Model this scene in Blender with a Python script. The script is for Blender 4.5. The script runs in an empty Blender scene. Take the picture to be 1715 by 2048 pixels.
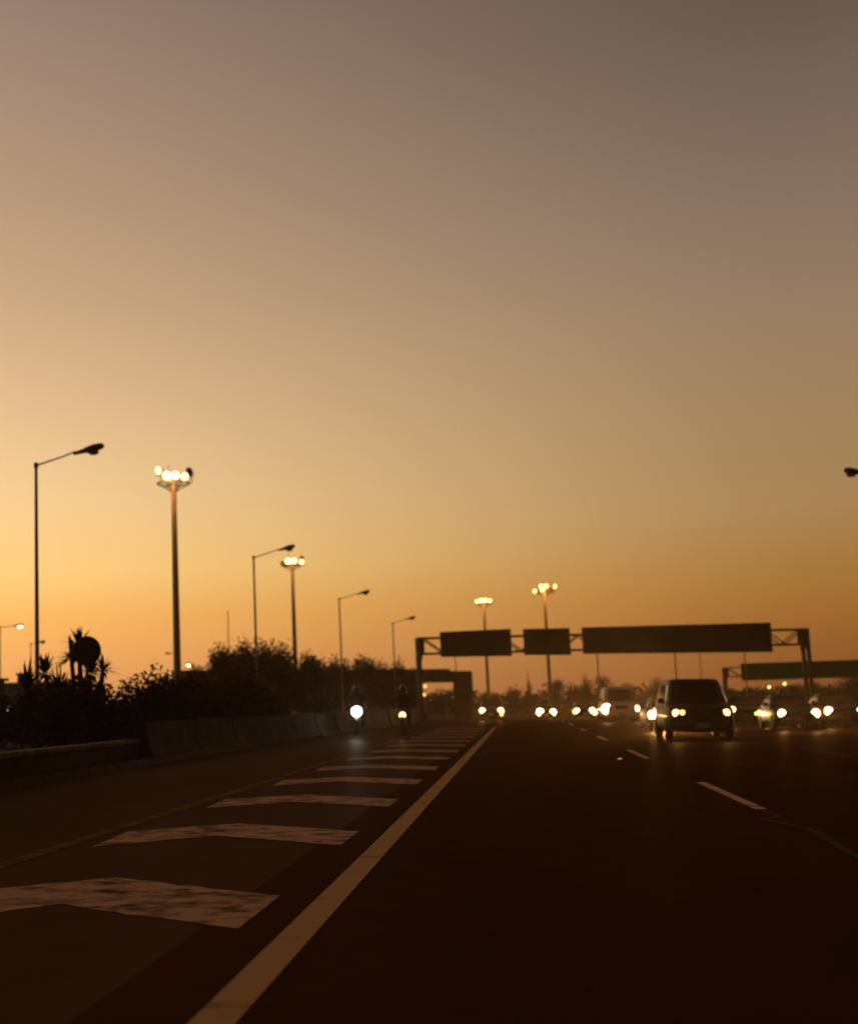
import bpy, bmesh, math, random
from mathutils import Vector, Matrix, Euler

random.seed(7)
R = math.radians
scene = bpy.context.scene
col = scene.collection

# ------------------------------------------------------------------ terrain
CROSS = 0.0393          # superelevation of the carriageway (falls to the right)


def gz(x, y):
    """Height of the ground: crossfall of the carriageway plus a gentle downgrade beyond the crest."""
    return -CROSS * max(-17, min(17, x)) - 0.011 * (max(80, min(240, y)) - 80)


YB = (80.0, 240.0)      # breakpoints of the long section
XB = (-17.0, 17.0)


# ------------------------------------------------------------------ materials
def new_mat(name):
    m = bpy.data.materials.new(name)
    m.use_nodes = True
    nt = m.node_tree
    return m, nt, nt.nodes['Principled BSDF']


def mat(name, c, rough=0.6, metal=0.0, var=0.25, scale=4.0, bump=0.0, bscale=None, spec=None, coat=0.0):
    m, nt, b = new_mat(name)
    if spec is None:
        spec = 0.1 if rough >= 0.7 else 0.4
    b.inputs['Roughness'].default_value = rough
    b.inputs['Metallic'].default_value = metal
    b.inputs['Specular IOR Level'].default_value = spec
    b.inputs['Coat Weight'].default_value = coat
    b.inputs['Coat Roughness'].default_value = 0.1
    tc = nt.nodes.new('ShaderNodeTexCoord')
    n = nt.nodes.new('ShaderNodeTexNoise')
    n.inputs['Scale'].default_value = scale
    n.inputs['Detail'].default_value = 6
    nt.links.new(tc.outputs['Object'], n.inputs['Vector'])
    r = nt.nodes.new('ShaderNodeValToRGB')
    r.color_ramp.elements[0].position = 0.3
    r.color_ramp.elements[1].position = 0.7
    lo = [max(0, v * (1 - var)) for v in c]
    hi = [min(1, v * (1 + var)) for v in c]
    r.color_ramp.elements[0].color = (*lo, 1)
    r.color_ramp.elements[1].color = (*hi, 1)
    nt.links.new(n.outputs['Fac'], r.inputs['Fac'])
    nt.links.new(r.outputs['Color'], b.inputs['Base Color'])
    if bump:
        n2 = nt.nodes.new('ShaderNodeTexNoise')
        n2.inputs['Scale'].default_value = bscale or scale * 8
        n2.inputs['Detail'].default_value = 4
        nt.links.new(tc.outputs['Object'], n2.inputs['Vector'])
        bp = nt.nodes.new('ShaderNodeBump')
        bp.inputs['Strength'].default_value = bump
        bp.inputs['Distance'].default_value = 0.02
        nt.links.new(n2.outputs['Fac'], bp.inputs['Height'])
        nt.links.new(bp.outputs['Normal'], b.inputs['Normal'])
    return m


def emit(name, c, s):
    m, nt, b = new_mat(name)
    b.inputs['Base Color'].default_value = (0.8, 0.8, 0.8, 1)
    b.inputs['Emission Color'].default_value = (*c, 1)
    b.inputs['Emission Strength'].default_value = s
    return m


def sheen(nt, b, w_, rough):
    """weak, view-independent gloss of coarse stone: the open texture shades itself at grazing angles."""
    gl = nt.nodes.new('ShaderNodeBsdfGlossy')
    gl.inputs['Roughness'].default_value = rough
    gl.inputs['Color'].default_value = (1.0, .8, .55, 1)
    mx = nt.nodes.new('ShaderNodeMixShader')
    mx.inputs['Fac'].default_value = w_
    out = nt.nodes['Material Output']
    nt.links.new(b.outputs[0], mx.inputs[1])
    nt.links.new(gl.outputs[0], mx.inputs[2])
    nt.links.new(mx.outputs[0], out.inputs['Surface'])


def asphalt(name, c, rough, patch, spec):
    m, nt, b = new_mat(name)
    tc = nt.nodes.new('ShaderNodeTexCoord')

    def noise(scale, detail, stretch=(1, 1, 1)):
        mp = nt.nodes.new('ShaderNodeMapping')
        mp.inputs['Scale'].default_value = stretch
        nt.links.new(tc.outputs['Object'], mp.inputs['Vector'])
        n = nt.nodes.new('ShaderNodeTexNoise')
        n.inputs['Scale'].default_value = scale
        n.inputs['Detail'].default_value = detail
        nt.links.new(mp.outputs['Vector'], n.inputs['Vector'])
        return n.outputs['Fac']

    def math_(op, a, b_):
        q = nt.nodes.new('ShaderNodeMath')
        q.operation = op
        for i, v in enumerate((a, b_)):
            if isinstance(v, (int, float)):
                q.inputs[i].default_value = v
            else:
                nt.links.new(v, q.inputs[i])
        return q.outputs[0]
    big = noise(0.5, 5, (1, 0.12, 1))          # streaks along the wheel paths
    mid = noise(2.2, 6)
    fine = noise(90, 3)
    f = math_('ADD', math_('MULTIPLY', big, 0.5), math_('ADD', math_('MULTIPLY', mid, 0.3), math_('MULTIPLY', fine, 0.2)))
    r = nt.nodes.new('ShaderNodeValToRGB')
    r.color_ramp.elements[0].position = 0.33
    r.color_ramp.elements[1].position = 0.66
    r.color_ramp.elements[0].color = (*[v * (1 - patch) for v in c], 1)
    r.color_ramp.elements[1].color = (*[v * (1 + patch) for v in c], 1)
    nt.links.new(f, r.inputs['Fac'])
    nt.links.new(r.outputs['Color'], b.inputs['Base Color'])
    nt.links.new(math_('ADD', math_('MULTIPLY', mid, 0.22), rough - 0.11), b.inputs['Roughness'])
    b.inputs['Specular IOR Level'].default_value = 0.0
    sheen(nt, b, spec, rough - .12)
    bp = nt.nodes.new('ShaderNodeBump')
    bp.inputs['Strength'].default_value = 0.35
    bp.inputs['Distance'].default_value = 0.008
    nt.links.new(fine, bp.inputs['Height'])
    nt.links.new(bp.outputs['Normal'], b.inputs['Normal'])
    return m


def paint(name, c, wear, scale, under):
    """Road paint, worn through to the asphalt in flakes."""
    m, nt, b = new_mat(name)
    tc = nt.nodes.new('ShaderNodeTexCoord')
    mp = nt.nodes.new('ShaderNodeMapping')
    mp.inputs['Scale'].default_value = (1, 1.25, 1)
    nt.links.new(tc.outputs['Object'], mp.inputs['Vector'])
    n = nt.nodes.new('ShaderNodeTexNoise')
    n.inputs['Scale'].default_value = scale
    n.inputs['Detail'].default_value = 8
    n.inputs['Roughness'].default_value = 0.65
    nt.links.new(mp.outputs['Vector'], n.inputs['Vector'])
    r = nt.nodes.new('ShaderNodeValToRGB')
    r.color_ramp.elements[0].position = wear
    r.color_ramp.elements[1].position = wear + 0.2
    r.color_ramp.elements[0].color = (*under, 1)
    r.color_ramp.elements[1].color = (*c, 1)
    nt.links.new(n.outputs['Fac'], r.inputs['Fac'])
    nt.links.new(r.outputs['Color'], b.inputs['Base Color'])
    b.inputs['Roughness'].default_value = 0.7
    b.inputs['Specular IOR Level'].default_value = 0.0
    sheen(nt, b, .02, .5)
    return m


M = dict(
    terrain=mat('dry_earth_grass', (0.045, 0.04, 0.018), 0.95, var=0.5, scale=0.4, bump=0.6, bscale=6),
    grass=mat('grass_blades', (0.06, 0.06, 0.02), 0.9, var=0.5, scale=1.5),
    road=asphalt('dark_asphalt', (0.074, 0.0195, 0.0055), 0.60, 0.32, 0.011),
    slip=asphalt('grey_asphalt', (0.080, 0.036, 0.009), 0.62, 0.25, 0.026),
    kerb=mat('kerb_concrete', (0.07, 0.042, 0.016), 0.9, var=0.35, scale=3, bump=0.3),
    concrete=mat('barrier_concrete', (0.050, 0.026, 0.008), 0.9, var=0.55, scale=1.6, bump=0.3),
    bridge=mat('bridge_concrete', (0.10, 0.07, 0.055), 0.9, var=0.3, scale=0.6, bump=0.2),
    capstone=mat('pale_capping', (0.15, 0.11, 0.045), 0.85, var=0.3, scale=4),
    white_paint=paint('worn_white_paint', (0.80, 0.53, 0.35), 0.34, 4.5, (0.07, 0.045, 0.025)),
    dash_paint=paint('thin_white_paint', (0.95, 0.64, 0.48), 0.27, 2.0, (0.07, 0.045, 0.025)),
    yellow_paint=paint('worn_cream_paint', (0.78, 0.52, 0.25), 0.22, 2.2, (0.16, 0.11, 0.05)),
    faded_paint=paint('faded_yellow_paint', (0.24, 0.165, 0.06), 0.38, 3.0, (0.07, 0.055, 0.035)),
    seal=paint('crack_sealant', (0.10, 0.085, 0.035), 0.36, 4.0, (0.05, 0.04, 0.025)),
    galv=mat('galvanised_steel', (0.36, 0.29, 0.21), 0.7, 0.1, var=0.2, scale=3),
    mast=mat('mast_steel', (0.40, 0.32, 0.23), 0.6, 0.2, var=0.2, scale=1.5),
    darksteel=mat('dark_steel', (0.05, 0.035, 0.022), 0.6, 0.3, var=0.3, scale=4),
    lampshell=mat('lamp_shell', (0.16, 0.11, 0.07), 0.7, 0.0, var=0.2, scale=4),
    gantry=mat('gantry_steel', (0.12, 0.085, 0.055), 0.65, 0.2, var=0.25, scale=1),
    signback=mat('sign_sheet_brown', (0.055, 0.032, 0.014), 0.7, 0.1, var=0.25, scale=0.7),
    signgreen=mat('sign_sheet_green', (0.008, 0.15, 0.035), 0.7, 0.0, var=0.25, scale=0.7),
    leaf=mat('shrub_leaf', (0.055, 0.036, 0.012), 0.8, var=0.5, scale=2),
    leaf2=mat('tree_leaf', (0.065, 0.043, 0.016), 0.8, var=0.5, scale=0.8),
    leaf3=mat('distant_leaf', (0.05, 0.045, 0.022), 0.8, var=0.4, scale=0.2),
    plume=mat('grass_plume', (0.22, 0.17, 0.08), 0.9, var=0.3, scale=2),
    bark=mat('bark', (0.06, 0.045, 0.03), 0.9, var=0.4, scale=5, bump=0.5),
    plaster=mat('house_plaster', (0.16, 0.11, 0.06), 0.9, var=0.2, scale=1),
    rooftile=mat('roof_sheet', (0.17, 0.15, 0.13), 0.8, var=0.25, scale=1.5),
    glass=mat('tinted_glass', (0.012, 0.012, 0.012), 0.08, 0.0, var=0.1, scale=1, spec=0.6),
    rubber=mat('tyre_rubber', (0.015, 0.014, 0.013), 0.85, var=0.3, scale=10),
    chrome=mat('bright_trim', (0.5, 0.48, 0.45), 0.25, 0.9, var=0.1, scale=5),
    plastic=mat('black_plastic', (0.02, 0.018, 0.016), 0.6, var=0.2, scale=6),
    plate=mat('plate_white', (0.35, 0.33, 0.3), 0.5, var=0.1, scale=3),
    paint_dark=mat('dark_brown_paint', (0.024, 0.014, 0.008), 0.5, 0.0, var=0.15, scale=2, coat=0.05, spec=.15),
    paint_black=mat('black_paint', (0.018, 0.012, 0.008), 0.5, 0.0, var=0.15, scale=2, coat=0.05, spec=.15),
    paint_white=mat('white_car_paint', (0.80, 0.74, 0.64), 0.5, 0.0, var=0.05, scale=2, coat=0.1, spec=.2),
    paint_silver=mat('silver_paint', (0.12, 0.10, 0.085), 0.5, 0.2, var=0.08, scale=2, coat=0.1, spec=.2),
    paint_red=mat('maroon_paint', (0.06, 0.015, 0.008), 0.5, 0.0, var=0.15, scale=2, coat=0.05, spec=.15),
    jacket=mat('dark_jacket', (0.022, 0.018, 0.016), 0.85, var=0.3, scale=8),
    helmet=mat('helmet_shell', (0.05, 0.04, 0.035), 0.25, var=0.1, scale=4, coat=0.6),
    head_warm=emit('headlamp_warm', (1.0, 0.42, 0.17), 12),
    head_hot=emit('headlamp_high_beam', (1.0, 0.43, 0.18), 55),
    head_orange=emit('headlamp_orange', (1.0, 0.36, 0.13), 8),
    head_dim=emit('sidelight_amber', (1.0, 0.50, 0.12), 4),
    head_white=emit('headlamp_xenon', (0.86, 0.97, 1.0), 24),
    park_and_stud_glow=emit('parking_light_and_stud_glow', (1.0, 0.7, 0.25), 1.2),  # lights the small lamps; on the road stud it stands in for a glint
    sodium=emit('sodium_flood', (1.0, 0.44, 0.125), 9),
    sodium_near=emit('sodium_lamp_near', (1.0, 0.55, 0.14), 40),
    sodium_far=emit('sodium_street', (1.0, 0.62, 0.17), 4.5),
    sodium_orange=emit('sodium_orange', (1.0, 0.42, 0.10), 3.0),
    cream_lamp=emit('cream_lamp', (1.0, 0.8, 0.4), 25),
)


# ------------------------------------------------------------------ mesh helpers
def tag(o, label=None, cat=None, group=None, kind=None):
    if label: o['label'] = label
    if cat: o['category'] = cat
    if group: o['group'] = group
    if kind: o['kind'] = kind
    return o


def thing(name, label, cat, loc, rotz=0, group=None):
    o = bpy.data.objects.new(name, None)
    o.empty_display_size = 0.3
    col.objects.link(o)
    o.location = loc
    o.rotation_euler = (0, 0, rotz)
    return tag(o, label, cat, group)


def obj(name, bm, m, parent=None, smooth=None):
    me = bpy.data.meshes.new(name)
    bmesh.ops.recalc_face_normals(bm, faces=bm.faces)
    bm.to_mesh(me)
    bm.free()
    for mm in (m if isinstance(m, (list, tuple)) else [m]):
        me.materials.append(mm)
    if smooth is not None:
        me.shade_smooth()
        me.set_sharp_from_angle(angle=R(smooth))
    o = bpy.data.objects.new(name, me)
    col.objects.link(o)
    if parent: o.parent = parent
    return o


def struct(name, bm, m):
    return tag(obj(name, bm, m), kind='structure')


def dup(root, loc, rotz=0, label=None, group=None, scale=None):
    def rec(src, parent):
        c = src.copy()
        col.objects.link(c)
        if parent is not None:
            c.parent = parent
        for ch in [q for q in bpy.data.objects if q.parent == src]:
            rec(ch, c)
        return c
    r = rec(root, None)
    r.location = loc
    r.rotation_euler = (0, 0, rotz)
    if label: r['label'] = label
    if group: r['group'] = group
    if scale: r.scale = scale
    return r


def box(bm, c, s, rot=None, bev=0.0):
    r = bmesh.ops.create_cube(bm, size=1)
    vs = r['verts']
    bmesh.ops.scale(bm, vec=s, verts=vs)
    if bev:
        es = {e for v in vs for e in v.link_edges}
        rb = bmesh.ops.bevel(bm, geom=list(es), offset=bev, segments=2, affect='EDGES', profile=0.5)
        vs = list({v for f in rb['faces'] for v in f.verts} | {v for v in vs if v.is_valid})
    if rot is not None:
        bmesh.ops.rotate(bm, cent=(0, 0, 0), matrix=Euler(rot).to_matrix(), verts=vs)
    bmesh.ops.translate(bm, vec=c, verts=vs)


def tube(bm, pts, rad, n=10, caps=True):
    """Round tube along pts with a radius per point."""
    if isinstance(rad, (int, float)):
        rad = [rad] * len(pts)
    P = [Vector(p) for p in pts]
    rings = []
    for i, p in enumerate(P):
        t = (P[min(i + 1, len(P) - 1)] - P[max(i - 1, 0)]).normalized()
        up = Vector((0, 0, 1)) if abs(t.z) < 0.95 else Vector((1, 0, 0))
        a = t.cross(up).normalized()
        b = t.cross(a).normalized()
        rings.append([bm.verts.new(p + rad[i] * (math.cos(2 * math.pi * k / n) * a + math.sin(2 * math.pi * k / n) * b)) for k in range(n)])
    for r0, r1 in zip(rings, rings[1:]):
        for k in range(n):
            bm.faces.new((r0[k], r0[(k + 1) % n], r1[(k + 1) % n], r1[k]))
    if caps:
        bm.faces.new(rings[0])
        bm.faces.new(rings[-1])


def lathe(bm, prof, n=20, axis='Z', c=(0, 0, 0)):
    """prof: (radius, height) pairs; revolved about the axis."""
    rings = []
    for r_, h in prof:
        ring = []
        for k in range(n):
            a = 2 * math.pi * k / n
            u, v = r_ * math.cos(a), r_ * math.sin(a)
            p = {'Z': (u, v, h), 'X': (h, u, v), 'Y': (u, h, v)}[axis]
            ring.append(bm.verts.new(Vector(p) + Vector(c)))
        rings.append(ring)
    for r0, r1 in zip(rings, rings[1:]):
        for k in range(n):
            bm.faces.new((r0[k], r0[(k + 1) % n], r1[(k + 1) % n], r1[k]))
    bm.faces.new(rings[0])
    bm.faces.new(rings[-1])


def sup(t, e):
    return math.copysign(abs(t) ** e, t)


def loft_y(bm, st, n=24, e=0.42):
    """Body from stations (y, z_bottom, z_top, half_width); rounded-box sections."""
    rings = []
    for y, zb, zt, hw in st:
        zc, hh = (zb + zt) / 2, (zt - zb) / 2
        rings.append([bm.verts.new((hw * sup(math.cos(2 * math.pi * k / n), e), y, zc + hh * sup(math.sin(2 * math.pi * k / n), e))) for k in range(n)])
    for r0, r1 in zip(rings, rings[1:]):
        for k in range(n):
            bm.faces.new((r0[k], r0[(k + 1) % n], r1[(k + 1) % n], r1[k]))
    bm.faces.new(rings[0])
    bm.faces.new(rings[-1])


def loft_z(bm, lv, n=32, e=0.28):
    """Cabin from levels (z, y_front, y_rear, half_width)."""
    rings = []
    for z, y0, y1, hw in lv:
        yc, hl = (y0 + y1) / 2, (y1 - y0) / 2
        rings.append([bm.verts.new((hw * sup(math.cos(2 * math.pi * (k + .5) / n), e), yc + hl * sup(math.sin(2 * math.pi * (k + .5) / n), e), z)) for k in range(n)])
    for r0, r1 in zip(rings, rings[1:]):
        for k in range(n):
            bm.faces.new((r0[k], r0[(k + 1) % n], r1[(k + 1) % n], r1[k]))
    bm.faces.new(rings[0])
    bm.faces.new(rings[-1])


def lerp(a, b, t):
    return a + (b - a) * t


def level(lv, z):
    for a, b in zip(lv, lv[1:]):
        if a[0] <= z <= b[0]:
            t = (z - a[0]) / (b[0] - a[0])
            return [lerp(a[i], b[i], t) for i in range(4)]
    return lv[-1]


def glass_front(bm, lv, z0, z1, frac, rear=False, e=0.28, off=0.014):
    p = 2 / e
    g = []
    for i in range(5):
        z = lerp(z0, z1, i / 4)
        _, y0, y1, hw = level(lv, z)
        yc, hl = (y0 + y1) / 2, (y1 - y0) / 2
        row = []
        for j in range(9):
            u = lerp(-frac, frac, j / 8)
            d = hl * (1 - abs(u) ** p) ** (1 / p) + off
            row.append(bm.verts.new((u * hw, yc + d if rear else yc - d, z)))
        g.append(row)
    for i in range(4):
        for j in range(8):
            bm.faces.new((g[i][j], g[i][j + 1], g[i + 1][j + 1], g[i + 1][j]))


def glass_side(bm, lv, z0, z1, v0, v1, side, e=0.28, off=0.014):
    p = 2 / e
    g = []
    for i in range(4):
        z = lerp(z0, z1, i / 3)
        _, y0, y1, hw = level(lv, z)
        yc, hl = (y0 + y1) / 2, (y1 - y0) / 2
        row = []
        for j in range(6):
            v = lerp(v0, v1, j / 5)
            d = hw * (1 - abs(v) ** p) ** (1 / p) + off
            row.append(bm.verts.new((side * d, yc + v * hl, z)))
        g.append(row)
    for i in range(3):
        for j in range(5):
            bm.faces.new((g[i][j], g[i][j + 1], g[i + 1][j + 1], g[i + 1][j]))


def spot(name, parent, loc, inten, c, pitch=-0.6, size=0.07, cone=44):
    l = bpy.data.lights.new(name, 'SPOT')
    l.energy = inten * 4.5 * 4 * math.pi
    l.color = c
    l.spot_size = R(cone)
    l.spot_blend = 1.0
    l.shadow_soft_size = size
    o = bpy.data.objects.new(name, l)
    col.objects.link(o)
    o.parent = parent
    o.location = loc
    o.rotation_euler = (R(90 + pitch), 0, R(180))     # shines towards -Y
    return o


def point(name, parent, loc, inten, c, size=0.2):
    l = bpy.data.lights.new(name, 'POINT')
    l.energy = inten * 4 * math.pi
    l.color = c
    l.shadow_soft_size = size
    o = bpy.data.objects.new(name, l)
    col.objects.link(o)
    if parent: o.parent = parent
    o.location = loc
    return o


# ------------------------------------------------------------------ ground, roads, markings
def sheet(bm, x0, x1, y0, y1, dz, step=None):
    xs = sorted({x0, x1} | {x for x in XB if x0 < x < x1})
    ys = sorted({y0, y1} | {y for y in YB if y0 < y < y1})
    g = [[bm.verts.new((x, y, gz(x, y) + dz)) for x in xs] for y in ys]
    for i in range(len(ys) - 1):
        for j in range(len(xs) - 1):
            bm.faces.new((g[i][j], g[i][j + 1], g[i + 1][j + 1], g[i + 1][j]))


def poly(bm, pts, dz):
    bm.faces.new([bm.verts.new((x, y, gz(x, y) + dz)) for x, y in pts])


bm = bmesh.new(); sheet(bm, -1500, 1500, -300, 1500, 0); struct('ground', bm, M['terrain'])
bm = bmesh.new(); sheet(bm, -1.7, 15.5, -25, 420, 0.004); struct('main_road', bm, M['road'])
bm = bmesh.new(); sheet(bm, -7.0, -1.7, -25, 420, 0.004); struct('slip_road', bm, M['slip'])
bm = bmesh.new(); sheet(bm, 15.5, 18.5, -25, 420, 0.006); struct('hard_shoulder', bm, M['slip'])

bm = bmesh.new()
sheet(bm, -1.258, -1.085, -10, 62, 0.008)
struct('edge_line', bm, M['yellow_paint'])
bm = bmesh.new()
sheet(bm, -3.86, -3.71, -10, 62, 0.008)
struct('hatch_border_line', bm, M['faded_paint'])
bm = bmesh.new()
for k in range(14):
    y = 7.06 + 4.05 * k - (0 if k else 0)
    t = 1.2
    # a chevron whose point is turned away from the camera
    far = [(-1.5, y + t), (-2.75, y + t + 0.82), (-3.60, y + t + 0.02)]
    near = [(-1.5, y), (-2.72, y + 0.82), (-3.52, y - 0.12)]
    rows = []
    for line in (near, far):
        row = []
        for (xa, ya), (xb, yb) in zip(line, line[1:]):
            for q in range(14):
                row.append((lerp(xa, xb, q / 14) + random.gauss(0, .004), lerp(ya, yb, q / 14) + random.gauss(0, .016)))
        row.append(line[-1])
        rows.append([bm.verts.new((x, yy, gz(x, yy) + 0.008)) for x, yy in row])
    for q in range(28):
        bm.faces.new((rows[0][q], rows[0][q + 1], rows[1][q + 1], rows[1][q]))
struct('hatch_markings', bm, M['white_paint'])
bm = bmesh.new()
for k in range(10):
    y = 14.7 + 12.75 * k
    if y + 4.8 > 80 and y < 80:
        sheet(bm, 2.40, 2.53, y, y + 4.8, 0.008)
    else:
        sheet(bm, 2.40, 2.53, y, y + 4.8, 0.008)
struct('lane_markings', bm, M['dash_paint'])
bm = bmesh.new()
for k in range(9):
    y = 15.2 + 12.75 * k
    sheet(bm, 6.53, 6.63, y, y + 5.6, 0.008)
    sheet(bm, 10.7, 10.8, y, y + 5.0, 0.008)
struct('outer_lane_markings', bm, M['faded_paint'])
bm = bmesh.new()      # sealed crack that carries on from the nearest dash
path = [(2.44, 14.6), (2.50, 13.9), (2.38, 13.6), (2.28, 13.6), (2.33, 13.15), (2.47, 12.7), (2.50, 12.1), (2.44, 11.3), (2.40, 10.6), (2.42, 9.9), (2.44, 9.2)]
for (xa, ya), (xb, yb) in zip(path, path[1:]):
    d = Vector((xb - xa, yb - ya)); nrm = Vector((-d.y, d.x)).normalized() * 0.04
    poly(bm, [(xa - nrm.x, ya - nrm.y), (xb - nrm.x, yb - nrm.y), (xb + nrm.x, yb + nrm.y), (xa + nrm.x, ya + nrm.y)], 0.009)
struct('road_crack', bm, M['seal'])
bm = bmesh.new()
for (y0, y1) in ((-25, 80), (80, 240)):
    vs = []
    for y in (y0, y1):
        for x, h in ((-7.25, 0), (-7.25, .12), (-7.06, .12), (-7.0, 0.004)):
            vs.append(bm.verts.new((x, y, gz(x, y) + h)))
    for k in range(3):
        bm.faces.new((vs[k], vs[k + 1], vs[k + 5], vs[k + 4]))
struct('kerb', bm, M['kerb'])


def stud(x, y, label):
    bm = bmesh.new()
    lathe(bm, [(0.06, 0), (0.055, 0.012), (0.03, 0.022), (0.005, 0.024)], 12)
    t = thing('road_stud', label, 'road stud', (x, y, gz(x, y) + 0.004), group='road studs')
    obj('housing', bm, M['chrome'], t, 40)
    bm = bmesh.new(); box(bm, (0, -0.045, 0.013), (0.06, 0.012, 0.012)); obj('glowing_reflector', bm, M['park_and_stud_glow'], t)  # emits by itself to imitate the glint of headlamps on the stud


stud(1.9, 27.2, 'small road stud with a self-lit glint left of the second lane dash')

# ------------------------------------------------------------------ left parapet and barrier blocks
t = thing('low_wall', 'low dark wall with a pale capping strip beside the slip road, before the barrier blocks', 'wall', (-7.55, 15, gz(-7.55, 15)))
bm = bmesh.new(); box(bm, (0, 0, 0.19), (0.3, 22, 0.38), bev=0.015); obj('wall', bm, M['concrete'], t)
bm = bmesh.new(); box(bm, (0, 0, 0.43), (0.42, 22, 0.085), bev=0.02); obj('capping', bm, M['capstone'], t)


def barrier_mesh():
    bm = bmesh.new()
    prof = [(-.30, 0), (.30, 0), (.30, .08), (.17, .27), (.10, .80), (-.10, .80), (-.17, .27), (-.30, .08)]
    a = [bm.verts.new((x, 0.03, z)) for x, z in prof]
    b = [bm.verts.new((x, 3.97, z)) for x, z in prof]
    for k in range(8):
        bm.faces.new((a[k], a[(k + 1) % 8], b[(k + 1) % 8], b[k]))
    bm.faces.new(a); bm.faces.new(b)
    bmesh.ops.bevel(bm, geom=[e for e in bm.edges], offset=0.012, segments=1, affect='EDGES')
    return bm


b0 = None
for k in range(14):
    y = 26.2 + 4.0 * k
    x = -7.4 + max(0, y - 34) * 0.028
    z = gz(x, y)
    if b0 is None:
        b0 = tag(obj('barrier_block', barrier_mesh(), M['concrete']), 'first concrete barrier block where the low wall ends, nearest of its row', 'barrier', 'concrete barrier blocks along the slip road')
        b0.location = (x, y, z)
    else:
        c = b0.copy(); col.objects.link(c); c.location = (x, y, z)
        c.rotation_euler = (random.gauss(0, .006), random.gauss(0, .01), (-0.028 if y > 33 else 0) + random.gauss(0, .008))
        c['label'] = 'second concrete barrier block along the slip road, counted from the low wall' if k == 1 else \
            ('third concrete barrier block along the slip road, counted from the low wall' if k == 2 else
             'plain concrete barrier block further along the row beside the motorcycles')


# ------------------------------------------------------------------ street lamps
def street_lamp(name, label, x, y, h=10.0, arm=2.6, rise=0.42, side=1, lit=None, group=None, yaw=0, head=0.85, thin=1.0):
    t = thing(name, label, 'street lamp', (x, y, gz(x, y)), yaw, group)
    bm = bmesh.new()
    tube(bm, [(0, 0, -0.3), (0, 0, 1.2), (0, 0, 1.25), (0, 0, h)], [0.11 * thin, 0.11 * thin, 0.085 * thin, 0.055 * thin], 12)
    obj('pole', bm, M['galv'], t, 40)
    bm = bmesh.new(); lathe(bm, [(0.08 * thin, h - 0.12), (0.08 * thin, h + 0.06), (0.03, h + 0.09)], 12); obj('cap', bm, M['darksteel'], t, 40)
    bm = bmesh.new()
    tube(bm, [(0, 0, h - 0.03), (side * arm * .5, 0, h + rise * .55), (side * (arm - head * .5), 0, h + rise * .93)], [0.035 * thin, 0.03 * thin, 0.028 * thin], 8)
    obj('arm', bm, M['galv'], t, 40)
    # cobra-head luminaire
    hb = bmesh.new()
    st = [(-.52, .05, .04), (-.45, .09, .07), (-.2, .11, .09), (-.05, .16, .13), (.2, .18, .15), (.42, .14, .13), (.5, .06, .06)]
    rings = []
    ang = math.atan2(rise, arm)
    for u, hw, hh in st:
        ring = []
        for k in range(14):
            a = 2 * math.pi * k / 14
            p = Vector((u * head / .95, hw * math.cos(a), hh * math.sin(a) * (1.0 if math.sin(a) > 0 else .85)))
            p = Matrix.Rotation(-ang, 3, 'Y') @ p
            ring.append(hb.verts.new((side * (arm - 0.05) + side * p.x, p.y, h + rise + p.z)))
        rings.append(ring)
    for r0, r1 in zip(rings, rings[1:]):
        for k in range(14):
            hb.faces.new((r0[k], r0[(k + 1) % 14], r1[(k + 1) % 14], r1[k]))
    hb.faces.new(rings[0]); hb.faces.new(rings[-1])
    hd = obj('lamp_head', hb, M['lampshell'], t, 50)
    bm = bmesh.new()
    lathe(bm, [(0.145, 0), (0.13, -.06), (0.08, -.10), (0.01, -.115)], 14, 'Z', (0, 0, 0))
    bmesh.ops.scale(bm, vec=(1.5, 1, 1.2), verts=bm.verts)
    bmesh.ops.translate(bm, vec=(side * (arm + 0.12), 0, h + rise - 0.08), verts=bm.verts)
    obj('lens', bm, lit or M['galv'], hd, 50)
    return t


G = 'street lamps along the slip road'
street_lamp('street_lamp', 'tallest unlit street lamp, grey pole rising left of the round sign', -17.38, 48.25, arm=2.05, rise=.45, head=1.1, group=G)
street_lamp('street_lamp', 'unlit street lamp whose head hangs just above the second floodlight mast', -15.68, 81, arm=2.1, rise=.45, head=1.0, group=G)
street_lamp('street_lamp', 'unlit street lamp standing behind the dark hedge between the second mast and the gantry', -14.4, 110.75, arm=2.1, rise=.42, head=1.0, group=G)
street_lamp('street_lamp', 'smallest whole unlit street lamp, over the bridge beside the left gantry leg', -12.73, 140.25, arm=1.95, rise=.42, head=1.0, group=G)
street_lamp('street_lamp', 'street lamp at the right picture edge showing only its dark head and arm tip', 16.7, 55.75, arm=2.5, rise=.5, side=-1)
G = 'far lamp poles showing below the overhead signs'
street_lamp('street_lamp', 'thin lamp pole showing between the left overhead sign and the bridge', -8.66, 190, h=9.2, arm=1.6, rise=.25, group=G)
street_lamp('street_lamp', 'thin lamp pole under the left end of the long overhead sign', 9.63, 165, h=9.2, arm=1.6, rise=.25, group=G, thin=1.2)
street_lamp('street_lamp', 'thicker lamp pole under the long overhead sign, left of the dark van roof corner', 21.76, 190, h=9.8, arm=1.6, rise=.25, side=-1, group=G, thin=1.5)
street_lamp('street_lamp', 'hair-thin lamp pole under the long overhead sign, above the dark van roof', 30.49, 230, h=11.2, arm=1.6, rise=.25, side=-1, group=G)
street_lamp('street_lamp', 'short lamp pole between the long sign and the green sign', 28.8, 175, h=8.6, arm=1.4, rise=.2, side=-1, group=G, thin=1.3)
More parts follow.
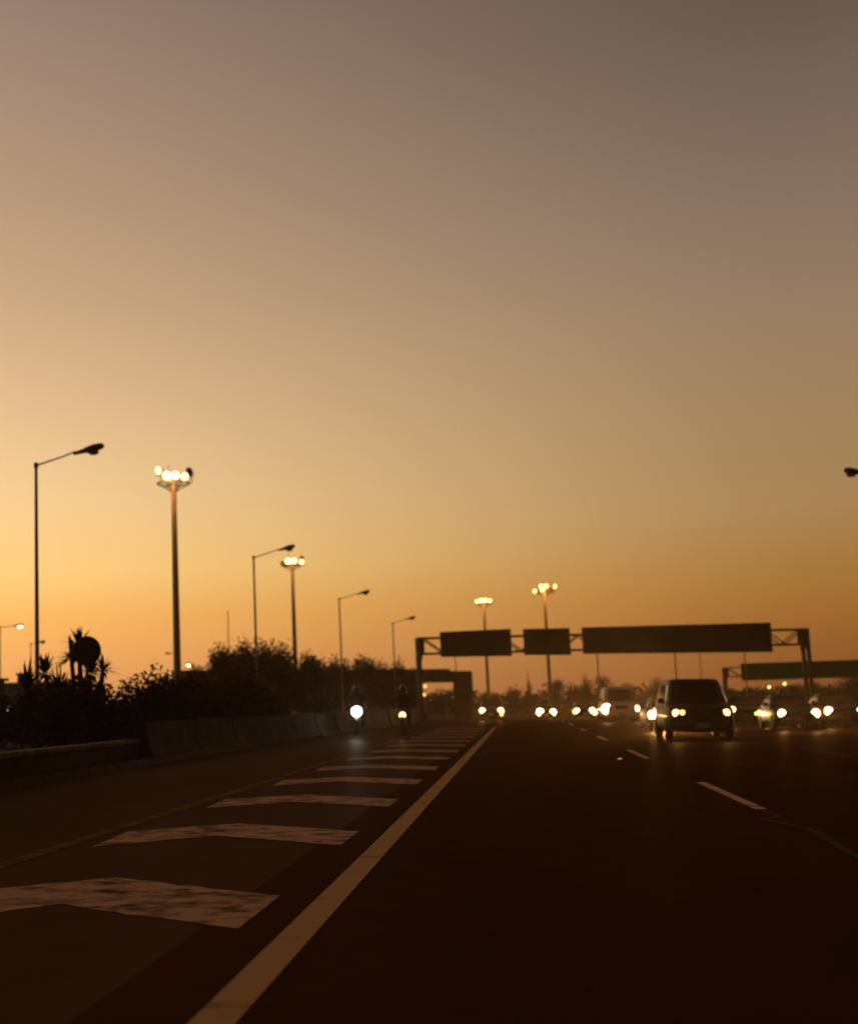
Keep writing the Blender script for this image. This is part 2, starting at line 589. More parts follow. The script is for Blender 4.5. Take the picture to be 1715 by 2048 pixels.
# lit far lamps
street_lamp('street_lamp', 'lit lamp with a pale double glow at the left picture edge', -46.65, 120, h=9.8, arm=1.75, rise=.05, lit=M['cream_lamp'])
street_lamp('street_lamp', 'small unlit lamp whose thin pole stands in front of the tallest lamp pole', -51.1, 140, h=9.6, arm=1.2, rise=.1, head=.8, thin=.9)
street_lamp('street_lamp', 'lit orange lamp just right of the tallest floodlight mast', -36.1, 150, h=7.0, arm=.5, rise=.1, side=-1, lit=M['sodium_near'], head=.8, thin=.7)
street_lamp('street_lamp', 'faint unlit lamp on a thin pole just left of the tallest floodlight mast', -56.0, 220, h=12.4, arm=1.2, rise=.15, side=-1, head=1.1)


def far_lamp(x, y, h, label, m='sodium_far', r=.24, group='lit orange lamps below the green overhead sign'):
    t = thing('street_lamp', label, 'street lamp', (x, y, gz(x, y)), 0, group)
    bm = bmesh.new(); tube(bm, [(0, 0, -.2), (0, 0, h - .2)], [.07, .045], 8); obj('pole', bm, M['galv'], t, 40)
    bm = bmesh.new(); lathe(bm, [(.05, h - .2), (r * .8, h + .1), (r * .85, h + .2), (.05, h + .32)], 12); hd = obj('lamp_head', bm, M['darksteel'], t, 40)
    bm = bmesh.new(); lathe(bm, [(.02, 0), (r * .6, -.06), (r, -.2), (r * .9, -.34), (r * .4, -.46), (.02, -.48)], 14, 'Z', (0, -r * .5, h + .1)); obj('lens', bm, M[m], hd, 50)


far_lamp(56.18, 350, 3.9, 'smallest lit orange lamp below the green sign, nearest the far gantry leg', r=.24)
far_lamp(54.36, 320, 4.0, 'second lit orange lamp below the green sign, counted from the far gantry leg', r=.27)
far_lamp(52.29, 290, 4.25, 'third lit orange lamp below the green sign, counted from the far gantry leg', r=.28)
far_lamp(49.81, 260, 4.7, 'highest and brightest lit orange lamp below the green sign', r=.27)
far_lamp(-15.12, 220, 5.4, 'orange lamp glowing high inside the bridge opening', 'sodium_orange', .26, 'orange lamps seen through the bridge opening')
far_lamp(-13.95, 200, 3.7, 'orange lamp glowing low inside the bridge opening', 'sodium_orange', .2, 'orange lamps seen through the bridge opening')
far_lamp(-22.6, 58, 1.35, 'yellowish garden lamp in front of the house, nearer the picture edge', 'park_and_stud_glow', .07, 'garden lamps in front of the house')
far_lamp(-22.15, 58, 1.35, 'yellowish garden lamp in front of the house, nearer the dark shrubs', 'park_and_stud_glow', .07, 'garden lamps in front of the house')

# ------------------------------------------------------------------ floodlight masts
def mast(label, x, y, h, lights, backs, ring=1.35, inten=26):
    t = thing('floodlight_mast', label, 'floodlight mast', (x, y, gz(x, y)), 0, 'lit high floodlight masts')
    bm = bmesh.new()
    tube(bm, [(0, 0, -.5), (0, 0, 4), (0, 0, h * .6), (0, 0, h)], [.34, .31, .26, .20], 14)
    obj('pole', bm, M['mast'], t, 40)
    bm = bmesh.new()
    n = 24
    tube(bm, [(ring * math.cos(2 * math.pi * k / n), ring * math.sin(2 * math.pi * k / n), h + .12) for k in range(n + 1)], .06, 8, False)
    for k in range(6):
        a = math.pi * k / 3 + .3
        tube(bm, [(.2 * math.cos(a), .2 * math.sin(a), h - .55), (ring * math.cos(a), ring * math.sin(a), h + .12)], .035, 6)
        tube(bm, [(.1 * math.cos(a), .1 * math.sin(a), h + .12), (ring * math.cos(a), ring * math.sin(a), h + .12)], .03, 6)
    tube(bm, [(-.45, .1, h), (-.45, .1, h + 1.75)], .025, 6)
    obj('ring_frame', bm, M['darksteel'], t, 40)

    def flood(dx, dz, front, r=.36):
        s = -1 if front else 1
        yy = s * math.sqrt(max(0, ring * ring - min(abs(dx), ring) ** 2))
        yaw = math.atan2(dx, -yy) if front else math.atan2(dx, -yy)
        c = Vector((dx, yy, h + dz))
        bm = bmesh.new()
        lathe(bm, [(r * .45, .34), (r * .8, .24), (r * 1.02, .02), (r * 1.06, -.02), (r * .98, -.02)], 16, 'Y')
        tube(bm, [(-r * 1.1, .1, 0), (-r * 1.1, .1, -r * 1.2), (r * 1.1, .1, -r * 1.2), (r * 1.1, .1, 0)], .025, 6)
        tube(bm, [(0, .1, -r * 1.2), (0, .1, -dz + .15)], .03, 6)
        o = obj('floodlight', bm, M['darksteel'], t, 40)
        o.location = c
        o.rotation_euler = (R(14), 0, yaw * .5 if front else math.pi + yaw * .5)
        bm = bmesh.new()
        lathe(bm, [(.01, -.07), (r * .5, -.055), (r * .92, -.015)], 16, 'Y')
        l = obj('lens', bm, M['sodium'] if front else M['galv'], o, 50)
    for dx, dz in lights: flood(dx, dz, True)
    for dx, dz in backs: flood(dx, dz, False, .26)
    point('flood_glow', t, (0, -1.5, h + .5), inten, (1.0, .40, .06), .35)
    return t


mast('tallest floodlight mast with four glowing lamps, one set higher, behind the dark shrubs', -27.75, 109.5, 20.0,
     [(-1.02, 1.15), (-.22, .58), (.50, .58), (1.12, .52)], [(-.2, 1.1), (1.05, 1.3), (1.3, .95)], inten=120)
mast('floodlight mast with two large glowing lamps, behind the hedge under a street lamp head', -28.14, 171, 20.0,
     [(-.28, .55), (.5, .55), (1.28, .42)], [(-1.25, .5), (1.1, 1.1), (-.9, .2)], inten=120)
mast('floodlight mast with a flat row of glowing lamps above the left overhead sign', -5.51, 243.25, 20.3,
     [(-1.15, .5), (-.4, .62), (.4, .62), (1.15, .5)], [(0, .9)], 1.5, inten=120)
mast('floodlight mast with a spread of glowing lamps above the middle overhead sign', 4.9, 218.25, 20.0,
     [(-1.5, .25), (-.45, .95), (.35, .95), (-.3, .3), (1.75, .95)], [(-1.2, .6), (1.0, .6)], 1.75, inten=120)

# ------------------------------------------------------------------ gantries and signs
def gantry(label, P0, z0, P1, z1, depth=1.32):
    p0, p1 = Vector(P0), Vector(P1)
    d = p1 - p0
    L = d.length
    t = thing('sign_gantry', label, 'gantry', (p0.x, p0.y, 0), math.atan2(d.y, d.x))
    zt = lambda s: lerp(z0, z1, s / L)
    w = .55
    for s, nm in ((0, 0), (L, 1)):
        P = p0 + d * (s / L)
        g = gz(P.x, P.y)
        bm = bmesh.new()
        sg = 1 if s == 0 else -1
        for yy in (-w, w):
            box(bm, (s, yy, (zt(s) + g) / 2 - .1), (.30, .26, zt(s) - g + .2))
        box(bm, (s, 0, zt(s) - .05), (.34, 2 * w, .2))
        box(bm, (s, 0, zt(s) - depth), (.28, 2 * w, .16))
        box(bm, (s, 0, g + .25), (.7, 2 * w + .7, .5))
        # haunch plate in the corner of leg and truss
        for yy in (-w, w):
            box(bm, (s + sg * .30, yy, zt(s) - depth / 2), (.32, .14, depth + .1))
            box(bm, (s + sg * .12, yy, zt(s) - depth - .45), (.2, .14, .7), (0, sg * .2, 0))
        obj('leg', bm, M['gantry'], t)
    bm = bmesh.new()
    for yy in (-w, w):
        tube(bm, [(.3, yy, zt(0) - .03), (L - .3, yy, zt(L) - .03)], .085, 8)
        tube(bm, [(.3, yy, zt(0) - depth), (L - .3, yy, zt(L) - depth)], .085, 8)
        n = int(L / 1.75 / 2) * 2
        for k in range(n):
            a, b = lerp(.45, L - .45, k / n), lerp(.45, L - .45, (k + 1) / n)
            if k % 2 == 0:
                tube(bm, [(a, yy, zt(a) - .06), (b, yy, zt(b) - depth + .03)], .06, 6)
            else:
                tube(bm, [(a, yy, zt(a) - depth + .03), (b, yy, zt(b) - .06)], .06, 6)
    for k in range(0, 21, 2):
        s = lerp(.45, L - .45, k / 20)
        tube(bm, [(s, -w, zt(s) - .03), (s, w, zt(s) - .03)], .04, 6)
        tube(bm, [(s, -w, zt(s) - depth), (s, w, zt(s) - depth)], .04, 6)
    obj('truss', bm, M['gantry'], t, 40)
    return t


def sign_board(label, P0, P1, s0, s1, zt0, zt1, zb0, zb1, m, ribs):
    p0, p1 = Vector(P0), Vector(P1)
    d = (p1 - p0).normalized()
    base = p0 + d * s0
    t = thing('overhead_sign', label, 'road sign', (base.x, base.y, 0), math.atan2(d.y, d.x), 'dark overhead sign boards')
    W = s1 - s0
    yf = -.86

    def slab(bm, x0, x1, za0, za1, zb0_, zb1_, y, th):
        vs = [bm.verts.new((x, yy, z)) for yy in (y, y + th) for x, z in ((x0, zb0_), (x1, zb1_), (x1, za1), (x0, za0))]
        for f in ((0, 1, 2, 3), (7, 6, 5, 4), (0, 4, 5, 1), (1, 5, 6, 2), (2, 6, 7, 3), (3, 7, 4, 0)):
            bm.faces.new([vs[i] for i in f])
    bm = bmesh.new(); slab(bm, 0, W, zt0, zt1, zb0, zb1, yf, .06); obj('panel', bm, m, t)
    bm = bmesh.new()
    f = .09
    slab(bm, -.02, W + .02, zt0 + .02, zt1 + .02, zt0 - f, zt1 - f, yf - .05, .045)
    slab(bm, -.02, W + .02, zb0 + f, zb1 + f, zb0 - .02, zb1 - .02, yf - .05, .045)
    slab(bm, -.02, f, zt0 - f - .004, zt0 - f - .004, zb0 + f + .004, zb0 + f + .004, yf - .05, .045)
    slab(bm, W - f, W + .02, zt1 - f - .004, zt1 - f - .004, zb1 + f + .004, zb1 + f + .004, yf - .05, .045)
    obj('frame', bm, M['darksteel'], t)
    for k in range(ribs):
        x = W * (k + .5) / ribs
        bm = bmesh.new()
        u = x / W
        za, zb = lerp(zt0, zt1, u), lerp(zb0, zb1, u)
        box(bm, (x, yf + .13, (za + zb) / 2), (.10, .12, za - zb - .2))
        obj('bracket', bm, M['darksteel'], t)


A0, A1 = (-8.43, 116), (25.9, 124)
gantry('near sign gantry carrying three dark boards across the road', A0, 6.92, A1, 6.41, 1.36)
sign_board('left overhead sign, a mid-length dark board in front of the flat-rowed mast', A0, A1, 1.80, 7.98, 7.32, 7.36, 5.22, 5.06, M['signback'], 4)
sign_board('smallest overhead sign, a nearly square dark board in the middle of the near gantry', A0, A1, 9.1, 13.2, 7.31, 7.24, 5.10, 4.94, M['signback'], 3)
sign_board('longest dark overhead sign, on the right half of the near gantry', A0, A1, 14.33, 31.69, 7.25, 7.05, 4.99, 4.46, M['signback'], 10)
B0, B1 = (29.1, 195), (62.0, 199)
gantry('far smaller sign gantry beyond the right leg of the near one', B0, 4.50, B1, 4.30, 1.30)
sign_board('long green overhead sign on the far gantry, running out of the picture', B0, B1, 2.2, 29, 4.97, 4.62, 2.60, 2.12, M['signgreen'], 14)

# ------------------------------------------------------------------ bridge
t = thing('bridge', 'long reddish concrete bridge with a massive end pier beyond the left gantry leg', 'bridge', (0, 180, 0))
bm = bmesh.new()
vs = [bm.verts.new((x, y, z)) for y in (-1.6, 1.6) for x, z in ((-46, 5.4), (-6.2, 3.98), (-6.2, 5.42), (-46, 7.15))]
for f in ((0, 1, 2, 3), (7, 6, 5, 4), (0, 4, 5, 1), (1, 5, 6, 2), (2, 6, 7, 3), (3, 7, 4, 0)):
    bm.faces.new([vs[i] for i in f])
obj('deck', bm, M['bridge'], t)
bm = bmesh.new()
vs = [bm.verts.new((x, y, z)) for y in (-1.68, -1.5) for x, z in ((-46, 7.1), (-8.9, 5.48), (-8.9, 5.80), (-46, 7.4))]
for f in ((0, 1, 2, 3), (7, 6, 5, 4), (0, 4, 5, 1), (1, 5, 6, 2), (2, 6, 7, 3), (3, 7, 4, 0)):
    bm.faces.new([vs[i] for i in f])
obj('parapet', bm, M['bridge'], t)
for x, wd in ((-7.35, 2.45), (-15.6, 1.5), (-24, 1.2), (-33, 1.2)):
    bm = bmesh.new()
    g = gz(x, 180)
    top = 5.36 if wd > 2 else 4.4
    box(bm, (x, 0, (top + g) / 2 - .2), (wd, 3.3 if wd > 2 else 2.6, top - g + .4), bev=.05)
    obj('pier', bm, M['bridge'], t)

# ------------------------------------------------------------------ house
t = thing('house', 'low house with a pale sloping roof and a stub chimney at the left picture edge', 'house', (-28.0, 72, gz(-28, 72)))
bm = bmesh.new(); box(bm, (0, 0, .7), (8.4, 6, 1.4)); obj('wall', bm, M['plaster'], t)
bm = bmesh.new()
vs = [bm.verts.new(p) for p in ((-4.5, -3.4, 1.36), (4.6, -3.4, 1.36), (3.7, 0, 2.72), (-4.5, 0, 2.86), (-4.5, 3.4, 1.36), (4.6, 3.4, 1.36))]
for f in ((0, 1, 2, 3), (3, 2, 5, 4), (1, 5, 2), (0, 3, 4), (0, 4, 5, 1)):
    bm.faces.new([vs[i] for i in f])
rf = obj('roof', bm, M['rooftile'], t)
bm = bmesh.new(); box(bm, (1.25, 0, 2.75), (.42, .42, .9), bev=.02); box(bm, (1.25, 0, 3.2), (.54, .54, .1)); obj('chimney', bm, M['darksteel'], rf)
for x in (0.2, 2.4):
    bm = bmesh.new(); box(bm, (x, -3.02, .75), (.9, .05, .7)); wn = obj('window', bm, M['glass'], t)
    bm = bmesh.new(); box(bm, (x, -3.06, 1.13), (1.06, .06, .06)); box(bm, (x, -3.06, .37), (1.06, .06, .06)); obj('frame', bm, M['kerb'], wn)
t = thing('outbuilding', 'taller brown outbuilding with a flat roof cut by the left picture edge', 'shed', (-25.2, 58, gz(-25.2, 58)))
bm = bmesh.new(); box(bm, (0, 0, 1.3), (4.2, 4, 2.6), bev=.03); obj('wall', bm, M['plaster'], t)
bm = bmesh.new(); box(bm, (0, 0, 2.66), (4.5, 4.3, .12), (0, .06, 0), bev=.03); obj('roof', bm, M['rooftile'], t)
bm = bmesh.new(); box(bm, (1.2, -2.03, 1.0), (.9, .06, 2.0)); obj('door', bm, M['darksteel'], t)

# ------------------------------------------------------------------ round road sign (seen from behind)
t = thing('round_sign', 'round road sign on a post, its dark disc standing up among the spiky shrubs', 'road sign', (-10.32, 32, gz(-10.32, 32)))
bm = bmesh.new(); tube(bm, [(0, .05, -.2), (0, .05, 2.6)], .04, 10); obj('post', bm, M['galv'], t, 40)
bm = bmesh.new()
lathe(bm, [(.30, .0), (.345, .004), (.36, .02), (.345, .035), (.30, .03)], 40, 'Y', (0, 0, 2.43)); obj('disc', bm, M['darksteel'], t, 40)
bm = bmesh.new(); box(bm, (0, .055, 2.55), (.34, .03, .05)); box(bm, (0, .055, 2.3), (.34, .03, .05)); obj('bracket', bm, M['galv'], t)

# ------------------------------------------------------------------ vegetation
def leaf_quad(bm, c, size, ax=None, asp=.5):
    a = Vector((random.gauss(0, 1), random.gauss(0, 1), random.gauss(0, 1))).normalized() if ax is None else ax
    b = a.cross(Vector((random.gauss(0, 1), random.gauss(0, 1), random.gauss(0, 1)))).normalized()
    l, w = size * .5, size * asp * .5
    bm.faces.new([bm.verts.new(c + p) for p in (-a * l, b * w, a * l, -b * w)])


def clump_crown(bm, lobes, n, size, rough=.22):
    """leaf-sized faces filling uneven lobes ((centre), (radii))."""
    vol = [r_[0] * r_[1] * r_[2] for _, r_ in lobes]
    tot = sum(vol)
    for (c, r_), v in zip(lobes, vol):
        for _ in range(int(n * v / tot)):
            d = Vector((random.gauss(0, 1), random.gauss(0, 1), random.gauss(0, 1))).normalized()
            q = random.random() ** .5 * (1 + random.gauss(0, rough) * .4)
            leaf_quad(bm, Vector(c) + Vector((d.x * r_[0] * q, d.y * r_[1] * q, d.z * r_[2] * q)), size * random.uniform(.6, 1.4))


def bush(label, x, y, w, h, n, size=.14, depth=None, name='shrub', cat='shrub', m='leaf', group='dark shrubs behind the low wall', lob=7):
    t = thing(name, label, cat, (x, y, gz(x, y)), random.uniform(-.2, .2), group)
    lobes = []
    for k in range(lob):
        u = (k + .5) / lob * 2 - 1
        hh = h * random.uniform(.72, 1.0) * (1 - .35 * u * u)
        lobes.append(((u * w * .38, random.uniform(-.3, .3) * (depth or w) * .5, hh * .52), (w * .2, (depth or w) * .25, hh * .47)))
    bm = bmesh.new(); clump_crown(bm, lobes, n, size)
    obj('foliage', bm, M[m], t)
    bm = bmesh.new()
    for c, _ in lobes[::2]:
        tube(bm, [(c[0] * .3, 0, -.1), (c[0] * .7, c[1] * .5, c[2] * .5), (c[0], c[1], c[2] * 1.2)], [.05, .035, .015], 6)
    obj('stem', bm, M['bark'], t, 40)
    return t


def spiky(label, x, y, heads, name='yucca_plant', cat='plant', leaf_len=.75, group=None, n=46):
    """trunks topped by rosettes of long pointed leaves. heads: (dx, dy, height, tilt_x)."""
    t = thing(name, label, cat, (x, y, gz(x, y)), 0, group)
    bt, bl = bmesh.new(), bmesh.new()
    for dx, dy, h, tl in heads:
        top = Vector((dx + tl, dy, h))
        tube(bt, [(dx * .4, dy * .4, -.1), (dx * .9, dy, h * .5), top], [.10, .08, .055], 8)
        for _ in range(n):
            a = random.uniform(0, 2 * math.pi)
            el = random.uniform(-.35, 1.45)
            d = Vector((math.cos(a) * math.cos(el), math.sin(a) * math.cos(el), math.sin(el)))
            L = leaf_len * random.uniform(.65, 1.15)
            side = d.cross(Vector((0, 0, 1)))
            side = side.normalized() if side.length > .01 else Vector((1, 0, 0))
            w = .035 + .02 * random.random()
            p = [top + d * .05, top + d * L * .45 + Vector((0, 0, .02)), top + d * L - Vector((0, 0, .22 * L * math.cos(el)))]
            v = [bl.verts.new(p[0] - side * w * .6), bl.verts.new(p[0] + side * w * .6), bl.verts.new(p[1] + side * w), bl.verts.new(p[1] - side * w), bl.verts.new(p[2])]
            bl.faces.new((v[0], v[1], v[2], v[3])); bl.faces.new((v[3], v[2], v[4]))
    obj('trunk', bt, M['bark'], t, 40)
    obj('leaves', bl, M['leaf'], t)


def broadleaf(label, x, y, leaves, name='banana_plant', group=None):
    """a few long paddle leaves on arching stalks: (azimuth, rise, length, width)."""
    t = thing(name, label, 'plant', (x, y, gz(x, y)), 0, group)
    bs, bl = bmesh.new(), bmesh.new()
    for az, rise, L, w, base in leaves:
        pts = []
        for k in range(9):
            u = k / 8
            r_ = L * u
            pts.append(Vector((math.cos(az) * r_ * .8, math.sin(az) * r_ * .8, base + rise * (u * 1.5 - .75 * u * u) * L)))
        tube(bs, [(0, 0, -.1), (0, 0, base), *pts[:4]], [.07, .05, .03, .025, .02, .015], 6)
        prev = None
        for k in range(2, 9):
            u = (k - 2) / 6
            hw = w * math.sin(math.pi * min(1, .08 + u * .92)) ** .7 * random.uniform(.8, 1.1)
            sd = Vector((-math.sin(az), math.cos(az), 0))
            dn = Vector((0, 0, -.3 * hw))
            row = [bl.verts.new(pts[k] - sd * hw + dn), bl.verts.new(pts[k]), bl.verts.new(pts[k] + sd * hw + dn)]
            if prev:
                bl.faces.new((prev[0], prev[1], row[1], row[0])); bl.faces.new((prev[1], prev[2], row[2], row[1]))
            prev = row
    obj('stem', bs, M['bark'], t, 40)
    obj('leaves', bl, M['leaf'], t)


def tree(label, x, y, h, w, kind, n, size, name='tree', m='leaf2', group=None, lob=6):
    t = thing(name, label, 'tree', (x, y, gz(x, y)), random.uniform(0, 6), group)
    lobes = []
    bm = bmesh.new()
    if kind == 'spire':
        for k in range(7):
            u = k / 6
            lobes.append(((random.uniform(-.05, .05) * w, random.uniform(-.05, .05) * w, h * (.16 + .76 * u)), (w * .5 * (1.02 - .88 * u), w * .5 * (1.02 - .88 * u), h * .12)))
    elif kind == 'upright':
        for k in range(lob):
            a = 2 * math.pi * k / lob
            r_ = w * .28 * random.uniform(.3, 1.1)
            hh = h * random.uniform(.78, 1.0)
            lobes.append(((r_ * math.cos(a), r_ * math.sin(a), hh * .55), (w * .2, w * .2, hh * .46)))
    else:
        for k in range(lob):
            a = 2 * math.pi * k / lob + random.random()
            r_ = w * .27 * random.uniform(.2, 1.15)
            lobes.append(((r_ * math.cos(a), r_ * math.sin(a), h * random.uniform(.42, .8)), (w * random.uniform(.2, .3), w * random.uniform(.2, .3), h * random.uniform(.16, .24))))
        lobes.append(((0, 0, h * .42), (w * .42, w * .42, h * .3)))
    clump_crown(bm, lobes, n, size)
    obj('crown', bm, M[m], t)
    bm = bmesh.new()
    tube(bm, [(0, 0, -.3), (0, 0, h * .3), (w * .02, 0, h * .75)], [h * .028, h * .02, h * .008], 8)
    for c, _ in lobes[:5]:
        tube(bm, [(0, 0, h * .25), (c[0] * .6, c[1] * .6, c[2] * .8), (c[0], c[1], c[2])], [h * .012, h * .008, h * .004], 6)
    obj('trunk', bm, M['bark'], t, 40)
    return t


# dark planting behind the low wall
spiky('spiky yucca with leaning heads just behind and left of the round sign', -11.1, 33.6,
      [(-.55, 0, 1.95, -.25), (-.05, .1, 2.3, -.1), (.1, .1, 2.55, -.05), (-.9, .1, 1.25, -.35), (.25, 0, 1.9, .1), (-.3, -.2, 1.3, 0)], leaf_len=.62)
spiky('yucca rosette poking out just right of the round sign', -10.75, 33.4, [(.25, 0, 1.95, .15), (-.1, .1, 1.4, -.1)], leaf_len=.55, n=24)
spiky('low yucca with long flat leaves reaching left towards the tallest lamp pole', -11.9, 33, [(.1, 0, 1.45, -.35), (.5, .2, 1.3, 0)], leaf_len=.95, n=30)
broadleaf('banana plant with torn upright leaves, right of the round sign', -9.3, 36.0,
          [(2.6, .95, 1.25, .17, .95), (2.95, .55, 1.2, .17, .95), (1.4, .9, 1.1, .18, .9), (.3, .45, 1.3, .2, .9), (2.2, .75, 1.2, .2, .8), (-.6, .6, 1.2, .2, .8), (0.0, .1, 1.1, .2, 1.0)])
bush('wide dark shrub at the foot of the yuccas, left of the round sign', -12.0, 34.5, 3.2, 2.05, 5200, .13)
bush('dense dark shrub right below the round sign, hiding its post', -9.85, 30.6, 2.7, 2.25, 5200, .13)
bush('rounded dark shrub between the round sign and the banana plant', -9.5, 35.2, 2.4, 2.55, 4400, .13, lob=5)
bush('dark shrub around the foot of the tallest floodlight mast', -10.2, 40, 3.4, 2.35, 4800, .14)
bush('dark shrub right of the tallest floodlight mast', -10.1, 43.5, 3.0, 2.4, 4400, .14)
bush('dark shrub left of the tree clump, with a ragged top', -10.0, 48.5, 3.2, 2.5, 4800, .15)
bush('low dark shrub in front of the house roof', -14.6, 36.5, 3.4, 1.75, 4400, .14)
bush('dark shrub spilling over the first barrier blocks', -9.0, 34.0, 2.2, 1.2, 3600, .12)
bush('low dark shrub behind the middle barrier blocks', -9.2, 44.0, 3.0, 1.2, 3600, .13)
bush('dark shrub in front of the parked car', -10.9, 56, 3.0, 1.25, 3200, .14)
bush('wide dark shrub under the tree clump', -14.6, 66, 6.2, 3.0, 6000, .18)
bush('dark shrub filling the gap left of the pampas grass', -13.6, 62, 3.0, 2.2, 3600, .16)

# tree clump beyond the shrubs, falling away to the right
G = 'clump of dark trees behind the second street lamp'
tree('tall ragged dark tree at the left end of the tree clump', -22.3, 103, 6.5, 4.4, 'upright', 15000, .23, group=G, lob=15)
tree('tallest dark tree in the clump, behind the second street lamp pole', -20.6, 105, 6.9, 4.6, 'upright', 15000, .23, group=G, lob=15)
tree('dark tree with a flat top at the right end of the tree clump', -18.6, 104, 6.3, 4.4, 'upright', 15000, .23, group=G, lob=15)
tree('low rounded dark tree filling the left foot of the tree clump', -24.2, 101, 4.6, 3.8, 'round', 9000, .23, group=G)
tree('low rounded dark tree filling the right foot of the tree clump', -16.9, 106, 5.2, 4.0, 'round', 9000, .23, group=G)
G = 'row of dark trees in front of the bridge'
px = [(-22.6, 150, 8.0), (-19.9, 152, 7.7), (-17.4, 154, 7.5), (-14.9, 156, 7.0)]
lab = ['bushy dark tree behind the second floodlight mast, first of the hedge row', 'spiky dark tree right of the second floodlight mast', 'spiky dark tree left of the third street lamp pole', 'dark tree at the third street lamp pole where the row meets the bridge']
for (x, y, h), lb in zip(px, lab):
    tree(lb, x, y, h, 4.8, 'upright', 11000, .30, group=G, lob=15)
tree('dark tree at the right end of the hedge row, low against the bridge', -12.9, 160, 6.3, 4.0, 'upright', 4500, .28, group=G, lob=7)
tree('little pointed conifer standing up behind the bridge parapet', -17.2, 200, 9.0, 2.4, 'spire', 1100, .3, name='conifer', group=None)
tree('dark rounded tree inside the bridge opening, beside the orange lamps', -12.2, 215, 5.0, 6.0, 'round', 1800, .3)

# pampas grass by the slip road
for x, y, h, lb in ((-11.6, 62, 2.1, 'tall pampas grass with pale plumes below the hedge row'), (-9.6, 66, 1.7, 'shorter pampas grass with pale plumes, left of the white motorcycle light')):
    t = thing('pampas_grass', lb, 'plant', (x, y, gz(x, y)), 0, 'pampas grasses by the slip road')
    bl, bp = bmesh.new(), bmesh.new()
    for _ in range(260):
        a = random.uniform(0, 6.283); l = h * random.uniform(.5, .9); o_ = random.uniform(.2, .9)
        b0_ = Vector((math.cos(a) * .15, math.sin(a) * .15, 0)); tp = Vector((math.cos(a) * o_, math.sin(a) * o_, l)); md = b0_.lerp(tp, .5) + Vector((0, 0, l * .18))
        s = Vector((-math.sin(a), math.cos(a), 0)) * .018
        v = [bl.verts.new(p) for p in (b0_ - s, b0_ + s, md + s, md - s, tp)]
        bl.faces.new(v[:4]); bl.faces.new((v[3], v[2], v[4]))
    for _ in range(26):
        a = random.uniform(0, 6.283); o_ = random.uniform(.1, .7); l = h * random.uniform(.85, 1.1)
        q = Vector((math.cos(a) * o_, math.sin(a) * o_, l))
        tube(bp, [(0, 0, 0), q * .7, q * .8, q * .92, q * 1.05], [.008, .01, .04, .05, .008], 6)
    obj('blades', bl, M['leaf'], t); obj('plumes', bp, M['plume'], t, 60)

# far trees along the horizon
G = 'separate trees standing out of the far treeline'
tree('thin pointed conifer on the horizon between the left and middle overhead signs', 2.12, 300, 9.7, 3.2, 'spire', 1300, .34, 'conifer', 'leaf3', G)
tree('domed tree on the horizon just right of the mast under the middle sign', 8.0, 300, 8.3, 5.0, 'round', 1600, .36, m='leaf3', group=G)
tree('broad low tree on the horizon right of the domed one', 12.3, 300, 7.4, 5.2, 'round', 1600, .36, m='leaf3', group=G)
tree('wind-bent tree on the horizon left of the white minibus roof', 13.9, 280, 8.6, 3.6, 'upright', 1500, .36, m='leaf3', group=G)
tree('rounded tree on the horizon at the foot of the lamp pole below the long sign', 17.0, 280, 8.5, 5.0, 'round', 1600, .36, m='leaf3', group=G)
tree('dark tree on the horizon directly behind the white minibus', 22.5, 290, 7.4, 5.6, 'round', 1500, .36, m='leaf3', group=G)
tree('bushy tree on the horizon between the white minibus and the dark van', 29.0, 290, 7.7, 6.4, 'round', 1700, .36, m='leaf3', group=G)
tree('tree on the horizon just left of the mast under the left sign', -7.0, 290, 5.9, 4.4, 'round', 1200, .36, m='leaf3', group=G)
tree('small spiky tree on the horizon right of the mast under the left sign', -1.6, 300, 6.8, 3.0, 'upright', 1100, .34, m='leaf3', group=G)
tree('tree on the horizon right of the far gantry leg', 51.0, 300, 4.6, 8.0, 'round', 1800, .4, m='leaf3', group=G)
tree('broad dark tree under the green sign, right of the near gantry leg', 60.5, 290, 4.9, 9.5, 'round', 2200, .4, m='leaf3', group=G)
tree('largest dark tree at the right picture edge under the green sign', 63.0, 255, 6.0, 11.0, 'round', 2600, .4, m='leaf3', group=G)
tree('dark tree beside the second lit orange lamp', 44.0, 300, 4.7, 6.0, 'round', 1300, .4, m='leaf3', group=G)

bm = bmesh.new()
x = -150.0
while x < 190:
    y = random.uniform(305, 345)
    h = (6.6 if x < 32 else 4.4) * random.uniform(.72, 1.1)
    if x < -45: h *= 1.05
    w = random.uniform(5, 9)
    z = gz(x, y)
    for _ in range(130):
        d = Vector((random.gauss(0, 1), random.gauss(0, 1), random.gauss(0, 1))).normalized() * random.random() ** .4
        leaf_quad(bm, Vector((x + d.x * w * .55, y + d.y * w * .5, z + h * .48 + d.z * h * .52)), .8 * random.uniform(.6, 1.4), asp=.7)
    x += random.uniform(.9, 1.8)
tag(obj('treeline', bm, M['leaf3']), 'hazy brown belt of distant woodland along the horizon', 'woodland', kind='stuff')

bm = bmesh.new()
for _ in range(5200):
    y = 6 + 64 * random.random() ** 1.2
    x = -7.9 - 11 * random.random() ** 1.3
    a = random.uniform(0, 6.283); h = random.uniform(.10, .34)
    s = Vector((math.cos(a), math.sin(a), 0)) * .012
    b_ = Vector((x, y, gz(x, y))); tp = b_ + Vector((random.gauss(0, .06), random.gauss(0, .06), h))
    bm.faces.new([bm.verts.new(p) for p in (b_ - s, b_ + s, tp)])
tag(obj('roadside_grass', bm, M['grass']), 'rough grass on the verge behind the low wall', 'grass', kind='stuff')

